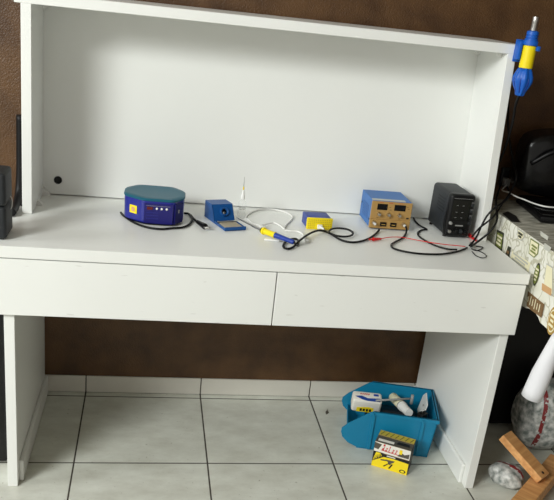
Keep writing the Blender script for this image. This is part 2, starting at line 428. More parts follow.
P = [rot @ (Vector(p) - Vector((.395, -.262, ZT))) for p in [(0.5247, -0.3015, 0.7695), (0.5358, -0.3252, 0.7695), (0.5468, -0.3484, 0.7695)]]
b = MB(); b.tube(P, .0085, n=10, taper=(.65, 1.1)); pl = b.obj('plug', m_black, t, smooth=.8)
d_ = (P[-1] - P[0]).normalized(); s_ = Vector((-d_.y, d_.x, 0))
for k in (-1, 0, 1):
    b = MB(); b.tube([P[-1] + s_ * .0055 * k, P[-1] + s_ * .0055 * k + d_ * .018], .0022); b.obj('pin', m_steel, pl)

# soldering iron stand
STX = Matrix.Translation((.5625, -.2351, ZT)) @ Matrix.Rotation(math.radians(20.5), 4, 'Z')
t = thing('soldering_stand', 'blue sheet metal soldering iron stand with a sponge tray', 'soldering stand', (.5625, -.2351, ZT), math.radians(20.5))
# local: x right along the width, y to the back; tray from y=-.123 to 0, width .060
b = MB(); b.box(0, .070, -.128, .03, .0005, .002); b.box(0, .0014, -.127, -.05, .002, .009); b.box(.0686, .070, -.127, -.05, .002, .009); b.box(0, .070, -.128, -.1262, .0005, .012)
b.obj('tray', m_bluesheet, t)
b = MB(); b.box(.006, .064, -.122, -.07, .002, .0095, bev=.002); b.obj('sponge', m_sponge, t)
b = MB(); b.box(.003, .067, -.068, -.058, .002, .012, bev=.002); b.obj('tray_clip', m_steel, t)
b = MB()
b.prism([(-.05, .002), (.03, .002), (.03, .052), (-.022, .052)], lambda u, v, d: (d, u, v), .0016)
b.obj('side_plate', m_bluesheet, t)
b = MB()
b.prism([(-.05, .002), (.03, .002), (.03, .052), (-.022, .052)], lambda u, v, d: (.0684 + d, u, v), .0016)
b.obj('side_plate', m_bluesheet, t)
fr = MB()
n_ = Vector((0, -.05, .028)).normalized()   # outward normal of the sloping front plate
fr.prism([(0, 0), (.07, 0), (.07, 1), (0, 1)], lambda u, v, d: Vector((u, -.05 + .028 * v, .002 + .05 * v)) - Vector((0, -.873, .488)) * d, .0016)
fp = fr.obj('front_plate', m_bluesheet, t)
c = Vector((.037, -.0335, .0315)); nn = Vector((0, -.873, .488))
b = MB(); b.rev([(.0088, -.004), (.0135, -.002), (.0150, .004), (.0125, .008), (.0090, .006), (.0088, -.004)], c, nn, 24, cap=False); b.obj('holder_ring', m_bluesheet, fp, smooth=1.)
b = MB(); b.rev([(.0001, .0005), (.0089, .0005), (.0089, -.02), (.0001, -.02)], c, nn, 20, cap=False); b.obj('holder_bore', m_dark, fp)
b = MB(); b.rev([(.0045, .0006), (.0045, .004), (.002, .005)], c - Vector((0, 0, .004)), nn, 12); b.obj('spring', m_steel, fp)
b = MB(); b.box(0, .07, -.022, .03, .052, .0535); b.obj('top_plate', m_bluesheet, t)

# clear dispensing bottle with needle
t = thing('dispenser_bottle', 'clear squeeze bottle with a thin needle tip behind the soldering stand', 'bottle', tuple([(0.6711, -0.1891, 0.7600)][0]))
b = MB(); b.rev([(.012, 0), (.0135, .002), (.0135, .046), (.011, .053), (.0058, .057), (.0058, .062)], n=24); b.obj('flask', m_clear, t, smooth=.8)
b = MB(); b.rev([(.0068, .060), (.0068, .07), (.005, .074), (.0035, .086), (.0025, .09)], n=16); b.obj('cap', m_wplast, t, smooth=.8)
b = MB(); b.rev([(.0026, .089), (.0019, .1)], n=10); b.obj('needle_hub', m_yelp, t)
b = MB(); b.rev([(.0010, .098), (.0007, .132)], n=8); b.obj('needle', m_steel, t)
b = MB()
for r_ in range(2):
    for k in range(5):
        a = -PI / 2 - .75 + k * .35; w = .10
        z = .028 + r_ * .0045
        pt = [Vector((.0137 * math.cos(a + w * q), .0137 * math.sin(a + w * q), z + v)) for q, v in ((-1, 0), (1, 0), (1, .0026), (-1, .0026))]
        b.face(pt)
b.obj('scale_print', m_greyp, t)

# soldering iron
t = thing('soldering_iron', 'blue soldering iron with a yellow collar, its tip on the stand tray', 'soldering iron', tuple([(0.7369, -0.3655, 0.7600)][0]))
O = Vector([(0.7369, -0.3655, 0.7600)][0])
tip = Vector((.648, -.262, .779)); col0 = Vector([(0.7157, -0.3863, 0.7795)][0]); col1 = Vector([(0.7485, -0.4239, 0.7795)][0]); hend = Vector([(0.7976, -0.4756, 0.7770)][0])
ax = (hend - col0).normalized(); Ln = (hend - col0).length; Lc = (col1 - col0).length
def ir(name, prof, m, par, n=20):
    b = MB(); b.rev(prof, col0 - O, ax, n); return b.obj(name, m, par, smooth=.7)
ir('collar', [(.005, 0), (.0105, .001), (.0115, .004), (.0115, .008), (.0088, .010), (.0088, Lc - .004), (.0102, Lc - .002), (.0095, Lc)], m_yel, t)
ir('handle', [(.0085, Lc), (.0078, Lc + .02), (.0066, Ln - .02), (.0072, Ln - .004), (.005, Ln)], m_navyhandle, t)
ir('ring', [(.0085, -.004), (.0085, 0)], m_black, t)
b = MB(); d_ = tip - col0; b.rev([(.0045, -.002), (.0045, d_.length * .35), (.0032, d_.length * .38), (.003, d_.length * .8), (.0007, d_.length)], col0 - O, d_, 14); b.obj('tip', m_steel, t, smooth=.7)
cordpts = [hend] + [(0.8104, -0.4601, 0.7643), (0.8206, -0.4257, 0.7643), (0.8167, -0.4026, 0.7643), (0.7971, -0.4110, 0.7643), (0.7750, -0.4480, 0.7643), (0.7665, -0.4860, 0.7643), (0.7776, -0.5002, 0.7643), (0.7990, -0.4758, 0.7643)] + [(0.8147, -0.4545, 0.7735), (0.8344, -0.4178, 0.7735), (0.8648, -0.3669, 0.7735), (0.8963, -0.3324, 0.7735)] + [(0.9249, -0.3059, 0.7643), (0.9393, -0.3298, 0.7643), (0.9526, -0.3723, 0.7643), (0.9695, -0.3955, 0.7643), (0.9931, -0.4018, 0.7643), (1.0259, -0.3832, 0.7643), (1.0610, -0.3449, 0.7643), (1.0905, -0.3005, 0.7643)]
b = MB(); b.tube([p - O for p in map(Vector, cordpts)], .0033); b.obj('cord', m_rubber, t)
b = MB(); b.tube([Vector(p) - O for p in [(1.0905, -0.3005, 0.7643), (1.1065, -0.2710, 0.7643)] + [(1.1089, -0.2736, 0.7720)]], .0033); b.obj('cord_end', m_rubber, t)
b = MB(); b.tube([Vector(p) - O for p in [(0.9341, -0.3372, 0.7680), (0.9351, -0.3166, 0.7680), (0.9507, -0.2874, 0.7680), (0.9764, -0.2737, 0.7680), (1.0014, -0.2793, 0.7680), (1.0127, -0.3085, 0.7680), (1.0016, -0.3425, 0.7680), (0.9768, -0.3602, 0.7680), (0.9522, -0.3569, 0.7680), (0.9351, -0.3401, 0.7680)]], .0033); b.obj('cord_loop', m_rubber, t)

# white usb cable
t = thing('usb_cable', 'loosely coiled thin white usb cable lying behind the soldering iron', 'cable', tuple([(0.7602, -0.1808, 0.7600)][0]))
O = Vector([(0.7602, -0.1808, 0.7600)][0])
b = MB(); b.tube([Vector(p) - O for p in [(0.7259, -0.3011, 0.7630), (0.7091, -0.2836, 0.7630), (0.6894, -0.2611, 0.7630), (0.6819, -0.2247, 0.7630), (0.6937, -0.1714, 0.7630), (0.7208, -0.1185, 0.7630), (0.7543, -0.0902, 0.7630), (0.7861, -0.0816, 0.7630), (0.8151, -0.0943, 0.7630), (0.8348, -0.1221, 0.7630), (0.8440, -0.1610, 0.7630), (0.8282, -0.2098, 0.7630), (0.8054, -0.2637, 0.7630), (0.7951, -0.3079, 0.7630), (0.8117, -0.3170, 0.7630), (0.8335, -0.3188, 0.7630), (0.8460, -0.3388, 0.7630), (0.8479, -0.3733, 0.7630)]], .0027); b.obj('wire', m_wplast, t)
b = MB(); b.tube([Vector(p) - O for p in [(0.6844, -0.2281, 0.7675), (0.6997, -0.2791, 0.7675), (0.7271, -0.2871, 0.7675), (0.7516, -0.2682, 0.7675), (0.7690, -0.2570, 0.7675), (0.7835, -0.2797, 0.7675), (0.7939, -0.3173, 0.7675)]], .0027); b.obj('wire', m_wplast, t)
for p0, p1 in (([(0.8454, -0.3685, 0.7645)][0], [(0.8479, -0.4165, 0.7645)][0]), ([(0.7195, -0.4176, 0.7633)][0], [(0.7621, -0.4239, 0.7633)][0])):
    p0, p1 = Vector(p0) - O, Vector(p1) - O; d_ = p1 - p0
    mt = Matrix.Translation(p0) @ Vector((1, 0, 0)).rotation_difference(d_).to_matrix().to_4x4()
    b = MB(); b.box(0, d_.length, -.0065, .0065, -.003, .003, bev=.0015, mtx=mt); pl = b.obj('connector', m_wplast, t, smooth=.6)
    b = MB(); b.box(d_.length, d_.length + .011, -.0055, .0055, -.002, .002, mtx=mt); b.obj('contact', m_steel, pl)
p0, p1 = [Vector(p) - O for p in [(0.7192, -0.2897, 0.7655), (0.7298, -0.3187, 0.7655)]]
d_ = p1 - p0; mt = Matrix.Translation(p0) @ Vector((1, 0, 0)).rotation_difference(d_).to_matrix().to_4x4()
b = MB(); b.box(-.006, d_.length + .004, -.007, .007, -.0045, .0045, bev=.002, mtx=mt); b.obj('junction', m_wplast, t, smooth=.6)

# blue and yellow power box
t = thing('power_box', 'small blue box with a yellow perforated front and a white plug in it', 'box', (.9115, -.2742, ZT), .062)
b = MB(); b.box(-.0395, .0395, .004, .0749, .0005, .0366, bev=.003); b.obj('case', m_bluebox, t, smooth=.6)
b = MB(); b.box(-.0422, .0422, -.003, .006, 0, .0376, bev=.003); fp = b.obj('front_face', m_yel, t, smooth=.6)
b = MB()
for i in range(13):
    for j in range(5):
        x, z = -.036 + i * .006, .006 + j * .0062
        if abs(x) < .012 and z < .022: continue
        b.box(x - .0011, x + .0011, -.0034, -.0028, z - .0011, z + .0011)
b.obj('perforation', m_goldp, fp)
b = MB(); b.box(-.008, .008, -.012, -.003, .004, .018, bev=.002); pg = b.obj('plug', m_wplast, t, smooth=.6)
b = MB(); b.tube([(0, -.012, .011), (.006, -.018, .010), (.010, -.023, .008)], .0045, taper=(1, .6)); b.obj('plug_lead', m_wplast, pg)

# blue and gold power supply
t = thing('power_supply', 'blue cased bench power supply with a gold front and two dark displays', 'power supply', (1.1528, -.2309, ZT), -.0152)
w, d, h, z0 = .0677, .1425, .0958, .005
b = MB(); b.box(-w + .001, w - .001, .002, d, z0, h - .001, bev=.0015, seg=1); cs = b.obj('case', m_bluecase, t)
b = MB()
for i in range(6):
    for j in range(4): b.box(-w + .0004, -w + .0014, .035 + j * .02, .05 + j * .02, .025 + i * .008, .0275 + i * .008)
b.obj('vent', mat('dark_blue_vent', (30, 70, 130), .6), cs)
for y in (.012, .13):
    b = MB(); b.rev([(.003, 0), (.003, .0015), (.0015, .002)], (-w + .001, y, .03 if y < .1 else .055), (-1, 0, 0), 10); b.obj('screw', m_black, cs)
b = MB(); b.box(-w, w, -.0015, .004, .034, h - .002, bev=.001, seg=1); b.box(-w, w, -.0045, .004, z0, .0345, bev=.001, seg=1); fp = b.obj('front_panel', m_gold, t)
b = MB(); b.box(-w + .003, w - .022, .005, .024, h - .0016, h + .0003); b.obj('top_label', m_lgrey, t)
for x0, x1 in ((-.049, -.015), (.008, .046)):
    b = MB(); b.box(x0, x1, -.0028, -.001, .066, .086, bev=.0008, seg=1); b.obj('display', m_disp, fp)
b = MB()
for x0, x1, z, hh in ((-.012, .002, .0895, .0016), (-.044, -.03, .0895, .001), (.02, .036, .0895, .001)): b.box(x0, x1, -.0019, -.0012, z, z + hh)
b.obj('red_lettering', m_redp, fp)
for x, z in ((-.006, .075), (-.003, .067), (.052, .08), (.056, .074), (-.044, .039), (.0, .039), (.03, .039)):
    b = MB(); b.box(x - .003, x + .003, -.0019, -.0012, z, z + .0012); b.obj('lettering', m_blackp, fp)
b = MB(); b.box(.053, .062, -.0019, -.0012, .0405, .0455); b.obj('rating_label', m_blackp, fp)
def knob(x, z, r, L, m, par, name='knob', y=-.0015):
    b = MB(); b.rev([(r * .9, 0), (r, .001), (r * .92, L * .8), (r * .7, L)], (x, y, z), (0, -1, 0), 18); return b.obj(name, m, par, smooth=.7)
for x in (-.041, -.0085, .027): knob(x, .0525, .0062, .014, m_steel, fp)
for x in (-.022, .012):
    b = MB(); b.box(x - .0105, x + .0105, -.0075, -.004, .0125, .0265, bev=.001, seg=1); sw = b.obj('rocker_switch', m_disp, fp)
    b = MB(); b.box(x - .006, x + .006, -.0088, -.0072, .018, .0205); b.obj('switch_mark', m_goldp, sw)
for x in (-.055, .045):
    tb = knob(x, .024, .006, .016, m_steel, fp, 'terminal', -.0045)
    b = MB(); b.rev([(.0035, .012), (.004, .022)], (x, -.0045, .024), (0, -1, 0), 14); b.obj('post', m_wplast, tb)
for x in (-.055, .055):
    for y in (.015, .125):
        b = MB(); b.rev([(.006, 0), (.0055, .0055)], (x, y, 0), (0, 0, 1), 14); b.obj('foot', m_rubber, t)

# black power supply
t = thing('power_supply', 'black upright bench power supply beside the right wall of the hutch', 'power supply', (1.3687, -.2777, ZT), .0133)
w, d, h, z0 = .0436, .1701, .1462, .005
b = MB(); b.box(-w + .001, w - .001, .004, d, z0, h - .001, bev=.013, seg=4); cs = b.obj('case', m_char, t, smooth=.6)
b = MB()
for i in range(5):
    for j in range(6):
        b.rev([(.0026, 0), (.0026, .0006)], (-w + .001, .045 + j * .011, .075 + i * .0105), (-1, 0, 0), 8)
b.obj('vent', m_dark, cs)
b = MB(); b.box(-w, w, -.004, .03, z0 - .001, h, bev=.0115, seg=4); fp = b.obj('front_bezel', m_black, t, smooth=.6)
b = MB(); b.box(-w + .009, w - .016, -.0052, -.0035, .06, h - .016, bev=.001, seg=1); b.obj('display', m_disp, fp)
def mark(*a): b = MB(); b.box(*a); b.obj('lettering', m_grey, fp)
mark(-w + .012, w - .012, -.0046, -.0038, h - .0135, h - .0127)
for z in (.121, .098, .078): mark(w - .014, w - .005, -.0047, -.0038, z, z + .0016)
for z in (.11, .088, .07):
    for x in (-.02, .0): mark(x, x + .006, -.0058, -.005, z, z + .0010)
for z in (.114, .094, .074, .054):
    b = MB(); b.box(w - .0145, w - .0045, -.0065, -.0035, z - .004, z + .004, bev=.001, seg=1); b.obj('button', m_char, fp)
knob(-.031, .052, .0055, .01, m_grey, fp, 'knob', -.004)
knob(-.031, .025, .006, .012, m_steel, fp, 'knob', -.004)
for x, m in ((-.008, m_black), (.008, m_char), (.024, m_black)): knob(x, .027, .0065, .012, m, fp, 'terminal', -.004)
b = MB(); b.box(-.012, .014, -.0048, -.0038, .042, .046); b.obj('terminal_lettering', m_grey, fp)
for x in (-.033, .033):
    for y in (.02, .15):
        b = MB(); b.rev([(.006, 0), (.0055, .0055)], (x, y, 0), (0, 0, 1), 14); b.obj('foot', m_rubber, t)

# leads on the worktop
O = Vector((1.25, -.36, ZT))
t = thing('test_lead', 'thin red test lead stretched across the desk with a red clip', 'test lead', tuple(O))
def lead(name, m, r, pts, par, O): b = MB(); b.tube([Vector(p) - O for p in pts], r); return b.obj(name, m, par)
lead('wire', m_red, .0014, [(1.0939, -0.3540, 0.7660)] + [(1.1187, -0.3445, 0.7690), (1.1475, -0.3350, 0.7690), (1.1735, -0.3362, 0.7690), (1.1993, -0.3485, 0.7690), (1.2249, -0.3608, 0.7690)] + [(1.2521, -0.3937, 0.7750), (1.2880, -0.4029, 0.7750), (1.3164, -0.4056, 0.7750), (1.3489, -0.4105, 0.7750)], t, O)
p0, p1 = [Vector(p) - O for p in [(1.0649, -0.3659, 0.7665), (1.0934, -0.3556, 0.7665)]]
b = MB(); b.tube([p0, (p0 + p1) / 2, p1], .0052, taper=(1.15, .6), n=10); cl = b.obj('clip', m_red, t, smooth=.7)
b = MB(); d_ = (p0 - p1).normalized(); b.box(-.001, .014, -.0035, .0035, -.0016, .0016, mtx=Matrix.Translation(p0) @ Vector((1, 0, 0)).rotation_difference(d_).to_matrix().to_4x4()); b.obj('jaw', m_red, cl)
O = Vector((1.32, -.38, ZT))
t = thing('power_lead', 'black power lead curving from the gold power supply across the desk front', 'cable', tuple(O))
lead('wire', m_rubber, .0031, [(1.199, -.262, .784), (1.2, -.27, .779)] + [(1.2013, -0.2684, 0.7643), (1.1723, -0.3260, 0.7643), (1.1390, -0.3674, 0.7643), (1.1149, -0.4010, 0.7643), (1.1100, -0.4351, 0.7643), (1.1311, -0.4593, 0.7643), (1.1705, -0.4737, 0.7643), (1.2141, -0.4746, 0.7643), (1.2583, -0.4654, 0.7643), (1.3063, -0.4389, 0.7643), (1.3381, -0.4145, 0.7643), (1.3644, -0.3888, 0.7643)], t, O)
O = Vector((1.28, -.33, ZT))
t = thing('power_lead', 'black lead bending in a sharp kink between the two power supplies', 'cable', tuple(O))
lead('wire', m_rubber, .0028, [(1.2868, -0.0773, 0.7635), (1.2801, -0.1207, 0.7635), (1.2815, -0.1669, 0.7635), (1.2897, -0.1958, 0.7635), (1.2910, -0.2078, 0.7635), (1.2667, -0.2237, 0.7635), (1.2450, -0.2573, 0.7635), (1.2382, -0.2967, 0.7635), (1.2458, -0.3403, 0.7635), (1.2597, -0.3776, 0.7635)] + [(1.2722, -0.4230, 0.7698), (1.2916, -0.4320, 0.7698), (1.3146, -0.4308, 0.7698)], t, O)

# cables from the wall past the hutch's right side down to the worktop
O = Vector((1.46, -.33, ZT))
t = thing('cable_bunch', 'bunch of black cables looping over the right end of the desk by the hutch', 'cable', tuple(O))
lead('cable', m_rubber, .0033, [(1.5707, -0.0120, 1.1971), (1.5782, -0.0120, 1.1640)] + [(1.5473, -0.1000, 1.1217), (1.5661, -0.1000, 1.0628), (1.5940, -0.1000, 0.9965)] + [(1.5794, -0.1800, 0.9590), (1.5716, -0.1800, 0.9070)] + [(1.4934, -0.3000, 0.8967)] + [(1.4535, -0.3300, 0.8810), (1.4355, -0.3300, 0.8551), (1.4242, -0.3300, 0.8212), (1.4171, -0.3300, 0.7907)] + [(1.3978, -0.3498, 0.7725), (1.3707, -0.3895, 0.7725)], t, O)
lead('cable', m_rubber, .0031, [(1.6130, -0.0600, 0.8931), (1.6263, -0.0600, 0.8759)] + [(1.5868, -0.1500, 0.8828)] + [(1.4938, -0.3000, 0.8950), (1.4850, -0.3000, 0.8729)] + [(1.4563, -0.3300, 0.8532), (1.4371, -0.3300, 0.8320), (1.4176, -0.3300, 0.8125)] + [(1.4189, -0.2882, 0.7705)], t, O)
lead('cable', m_rubber, .0034, [(1.5885, -0.0600, 0.9021)] + [(1.5165, -0.2000, 0.8913)] + [(1.4720, -0.3000, 0.8853), (1.4805, -0.3000, 0.8626), (1.4863, -0.3000, 0.8362)] + [(1.4616, -0.3400, 0.8250), (1.4465, -0.3400, 0.8007), (1.4300, -0.3400, 0.7830)] + [(1.4045, -0.3586, 0.7725), (1.3720, -0.3990, 0.7725)], t, O)
lead('cable', m_rubber, .0018, [(1.3827, -0.3725, 0.7625), (1.3994, -0.3596, 0.7625), (1.4118, -0.3624, 0.7625), (1.4256, -0.3699, 0.7625), (1.4007, -0.3985, 0.7625), (1.3857, -0.4031, 0.7625), (1.3793, -0.3897, 0.7625)], t, O)
lead('cable', m_rubber, .0014, [(1.3868, -0.3961, 0.7625), (1.3966, -0.4089, 0.7625), (1.4041, -0.4313, 0.7625), (1.4006, -0.4598, 0.7625), (1.3798, -0.4750, 0.7625), (1.3677, -0.4569, 0.7625), (1.3699, -0.4182, 0.7625)], t, O)
b = MB(); b.tube([Vector(p) - O for p in [(1.4236, -0.3131, 0.7670), (1.4220, -0.2821, 0.7670), (1.4238, -0.2551, 0.7670)]], .0052, taper=(.6, 1.2), n=10); b.obj('red_clip', m_red, t, smooth=.7)
b = MB(); b.tube([Vector(p) - O for p in [(1.3939, -0.3461, 0.7660), (1.3961, -0.3706, 0.7660)]], .005, n=10); b.obj('silver_connector', m_steel, t)

# ------------------------------------------------------------------ hot air gun in its holder on the hutch corner
gx, gy = 1.4565, -.328
t = thing('gun_holder', 'blue plastic holder clipped to the upper right corner of the hutch', 'holder', (gx, -.296, 1.326))
b = MB(); b.box(-.030, .000, -.006, .0, 0., .064, bev=.002); b.obj('mounting_plate', m_sky, t, smooth=.6)
b = MB()
for i in range(1): pass
rings = []
for k in range(13):
    a = math.radians(-35 + 250 * k / 12 + 180 - 90)
    ca, sa = math.cos(a), math.sin(a); cy_ = -.0335
    rings.append([(r * ca + .002, cy_ + r * sa, z) for r, z in ((.0205, .052), (.0232, .052), (.0232, .064), (.0205, .064))])
b.loft(rings, 0, True, True); b.obj('cradle', m_sky, t, smooth=.6)
b = MB(); b.box(-.030, -.0205, -.034, -.005, .008, .060, bev=.002); b.obj('bracket_arm', m_sky, t, smooth=.6)
gz = 1.2355
t = thing('hot_air_gun', 'blue and yellow hot air gun hanging nozzle up in the hutch corner holder', 'hot air gun', (gx + .002, gy - .001, gz))
def rv(name, prof, m, par, n=32, lobes=None, sm=.7): b = MB(); b.rev(prof, n=n, lobes=lobes); return b.obj(name, m, par, smooth=sm)
rv('nozzle', [(.0098, .176), (.0098, .205), (.0102, .207), (.0102, .2195), (.0095, .2215), (.004, .2215)], m_steel, t)
b = rv('shroud', [(.0135, .140), (.0192, .141), (.0192, .160), (.0165, .161), (.0165, .163), (.0178, .164), (.0178, .167), (.0162, .168), (.0162, .170), (.0175, .171), (.017, .180), (.0105, .183)], m_sky, t)
rv('collar', [(.0172, .076), (.0198, .078), (.0196, .139), (.0178, .141)], m_yel, t)
rv('handle', [(.009, -.004), (.0135, -.001), (.0155, .010), (.0235, .024), (.0292, .040), (.0285, .052), (.0225, .068), (.0172, .078)], m_sky, t, 64, (7, .07), 1.2)
b = MB(); b.box(.012, .022, -.026, -.013, .128, .142, bev=.002); b.obj('trigger', m_sky, t, smooth=.6)
b = MB()
for k in range(7): 
    a = 2 * PI * (k + .5) / 7
    b.tube([(.013 * math.cos(a), .013 * math.sin(a), .006), (.0270 * math.cos(a), .0270 * math.sin(a), .038), (.021 * math.cos(a), .019 * math.sin(a), .064)], .0016)
b.obj('rib', m_navyhandle, t)
b = MB(); b.tube([Vector((0, 0, .002))] + [Vector(p) - Vector((gx + .002, gy - .001, gz)) for p in [(1.458, -.318, 1.205), (1.473, -.29, 1.14), (1.484, -.25, 1.05), (1.489, -.2, .97), (1.494, -.16, .90), (1.52, -.12, .885)]], .0042); b.obj('hose', m_rubber, t)

# wall outlet behind the hutch side
pO = [(1.6275, 0.0020, 0.9150)][0]
t = thing('wall_outlet', 'grey wall outlet with a plug on the brown wall beside the hutch', 'outlet', tuple(pO))
b = MB(); b.box(-.016, .014, -.004, .008, -.034, .034, bev=.003); b.obj('plate', m_char, t, smooth=.6)
b = MB(); b.box(-.011, .011, -.03, -.003, -.028, .0, bev=.004); b.obj('plug', m_grey, t, smooth=.6)
b = MB(); b.box(-.009, .009, -.0055, -.003, .008, .026, bev=.001); b.obj('socket', m_char, t)

# ------------------------------------------------------------------ the table under a printed cloth at the right
TXL, TXR, TYF, TYB, TZ = 1.516, 2.42, -.79, -.05, .846
t = thing('side_table', 'white plastic side table hidden under the printed cloth right of the desk', 'table', (1.97, -.42, 0))
def loc(b, name, m, par, O): 
    o = b.obj(name, m, par); return o
b = MB(); b.box(TXL + .004 - 1.97, TXR - 1.97, TYF + .42, TYB + .42, TZ - .03, TZ - .004, bev=.003, seg=1); b.obj('tabletop', m_wplast, t)
for x, y in ((TXL + .75, TYF + .30), (TXR - .05, TYF + .05), (TXL + .80, TYB - .035), (TXR - .05, TYB - .05)):
    b = MB(); b.rev([(.02, 0), (.026, TZ - .03)], (x - 1.97, y + .42, 0), (0, 0, 1), 16); b.obj('leg', m_char, t)
tc = thing('tablecloth', 'white tablecloth printed with kitchen labels draped over the side table', 'tablecloth', (TXL, TYF, TZ))
O = Vector((TXL, TYF, TZ))
# top
b = MB(); nx, ny = 24, 20; rows = []
for j in range(ny + 1):
    y = TYF + (TYB - TYF) * j / ny
    rows.append([Vector((TXL - .006 + (TXR - TXL + .006) * i / nx, y - (.006 if j == 0 else 0), TZ - .0015 + (.0015 * math.sin(i * 1.7 + j * 2.3)) * (0 < i < nx) * (0 < j))) - O for i in range(nx + 1)])
b.loft(rows, 0, False, True, False); b.obj('top_panel', m_clothtop, tc)
# left drop with its printed labels
b = MB(); rows = []; ny, nz = 40, 6
def hem(y):
    if y > -.56: return .640 + .006 * math.sin(y * 40)
    if y > -.66: return .640 - .045 * math.sin((y + .56) / .10 * -PI) * -1 if False else .640 + .012 * math.sin((-.56 - y) / .10 * PI)
    return .640 - .004
X0 = TXL - .006
for j in range(ny + 1):
    y = TYF + (TYB - TYF) * j / ny
    rows.append([Vector((X0 + .002 * math.sin(y * 25) * k / nz, y, TZ - (TZ - hem(y)) * k / nz)) - O for k in range(nz + 1)])
b.loft(rows, 0, False, True, False)
def decal(us, mi, off=.0016):
    pts = [Vector((X0 - off, y, z)) - O for y, z in us]; b.face(pts, mi)
def px(pts): return [(p[1], p[2]) for p in pts]
def oval(c, ry, rz, n=18): return [(c[0] + ry * math.cos(2 * PI * i / n), c[1] + rz * math.sin(2 * PI * i / n)) for i in range(n)]
def shrink(P, k): 
    cy = sum(p[0] for p in P) / len(P); cz = sum(p[1] for p in P) / len(P); return [(cy + (p[0] - cy) * k, cz + (p[1] - cz) * k) for p in P]
def bars(P, mi, n=3, k=.55, off=.003):
    cy = sum(p[0] for p in P) / len(P); cz = sum(p[1] for p in P) / len(P)
    hy = (max(p[0] for p in P) - min(p[0] for p in P)) * .5 * k; hz = (max(p[1] for p in P) - min(p[1] for p in P)) * .5 * k
    for i in range(n):
        z = cz + hz * (1 - 2 * (i + .5) / n); q = hz * .28 / max(1, n - 1) + .001
        decal([(cy - hy * (1 - .3 * (i % 2)), z - q), (cy + hy * (1 - .3 * (i % 2)), z - q), (cy + hy * (1 - .3 * (i % 2)), z + q), (cy - hy * (1 - .3 * (i % 2)), z + q)], mi, off)
P = px([(1.5100, -0.2692, 0.7959), (1.5100, -0.3232, 0.8010), (1.5100, -0.3382, 0.7414), (1.5100, -0.2785, 0.7382)]); decal(P, 2); decal(shrink(P, .75), 1, .0022); bars(P, 3, 3)
P = px([(1.5100, -0.3693, 0.7724), (1.5100, -0.3911, 0.7747), (1.5100, -0.3935, 0.7404), (1.5100, -0.3783, 0.7249), (1.5100, -0.3606, 0.7288)]); decal(P, 2); bars(P, 4, 2)
P = px([(1.5100, -0.4026, 0.7670), (1.5100, -0.5320, 0.7737), (1.5100, -0.5328, 0.7452), (1.5100, -0.4054, 0.7396)]); decal(P, 3); bars(P, 7, 3, .8)
P = px([(1.5100, -0.4076, 0.8442), (1.5100, -0.4512, 0.8434), (1.5100, -0.4636, 0.8330), (1.5100, -0.4479, 0.8151), (1.5100, -0.4241, 0.8121), (1.5100, -0.4067, 0.8244)]); decal(P, 7); decal(shrink(P, .75), 3, .0022); bars(P, 2, 2)
P = px([(1.5100, -0.4977, 0.8410), (1.5100, -0.5538, 0.8423), (1.5100, -0.5623, 0.8127), (1.5100, -0.5452, 0.7942), (1.5100, -0.5073, 0.7951)]); decal(P, 1); decal(shrink(P, .85), 3, .0022); bars(P, 1, 3)
c_ = [(1.5100, -0.5814, 0.7556)][0]; P = oval((c_[1], c_[2]), .0155, .036); decal(P, 2); decal(shrink(P, .82), 1, .0022); bars(P, 3, 4, .6); 
P = px([(1.5100, -0.6204, 0.8056), (1.5100, -0.6594, 0.8077), (1.5100, -0.6962, 0.7344), (1.5100, -0.6370, 0.7288)]); decal(P, 7); decal(shrink(P, .9), 3, .0022)
P = px([(1.5100, -0.6252, 0.7459), (1.5100, -0.6823, 0.7500), (1.5100, -0.6886, 0.7313), (1.5100, -0.6317, 0.7267)]); decal(P, 5, .003); 
P = px([(1.5100, -0.5559, 0.6931), (1.5100, -0.6637, 0.6947), (1.5100, -0.6656, 0.6532), (1.5100, -0.5622, 0.6469)]); decal(P, 4); decal(shrink(P, .9), 4, .0022)
for i in range(6):   # letter-like marks on the brown label
    y = P[0][0] + (P[1][0] - P[0][0]) * (.14 + .135 * i); z = (P[0][1] + P[3][1]) / 2 + (P[1][1] - P[0][1]) * (.14 + .135 * i); hgt = (.011, .017, .013, .019, .012, .015)[i]
    decal([(y - .0025, z - hgt * .6), (y + .0018, z - hgt * .6), (y + .003, z + hgt), (y - .001, z + hgt)], 3, .003)
c_ = [(1.5100, -0.7252, 0.6705)][0]; P = oval((c_[1], c_[2]), .026, .042); decal(P, 6); decal(shrink(P, .82), 3, .0022); decal(shrink(P, .7), 6, .003); bars(P, 3, 3, .5, .0036)
for q, mi in (([(1.5100, -0.5087, 0.7102), (1.5100, -0.5576, 0.7099), (1.5100, -0.5547, 0.7022), (1.5100, -0.5085, 0.7036)], 7), ([(1.5100, -0.5835, 0.8537), (1.5100, -0.6266, 0.8547), (1.5100, -0.6219, 0.8395), (1.5100, -0.5859, 0.8363)], 7), ([(1.5100, -0.5455, 0.8780), (1.5100, -0.5965, 0.8777), (1.5100, -0.5964, 0.8656), (1.5100, -0.5515, 0.8662)], 7)): decal(px(q), mi)
b.obj('side_drop', [m_cloth, m_olive, m_dkolive, m_cream, m_brownp, m_tan, m_goldp, m_lgrey], tc, smooth=.8)
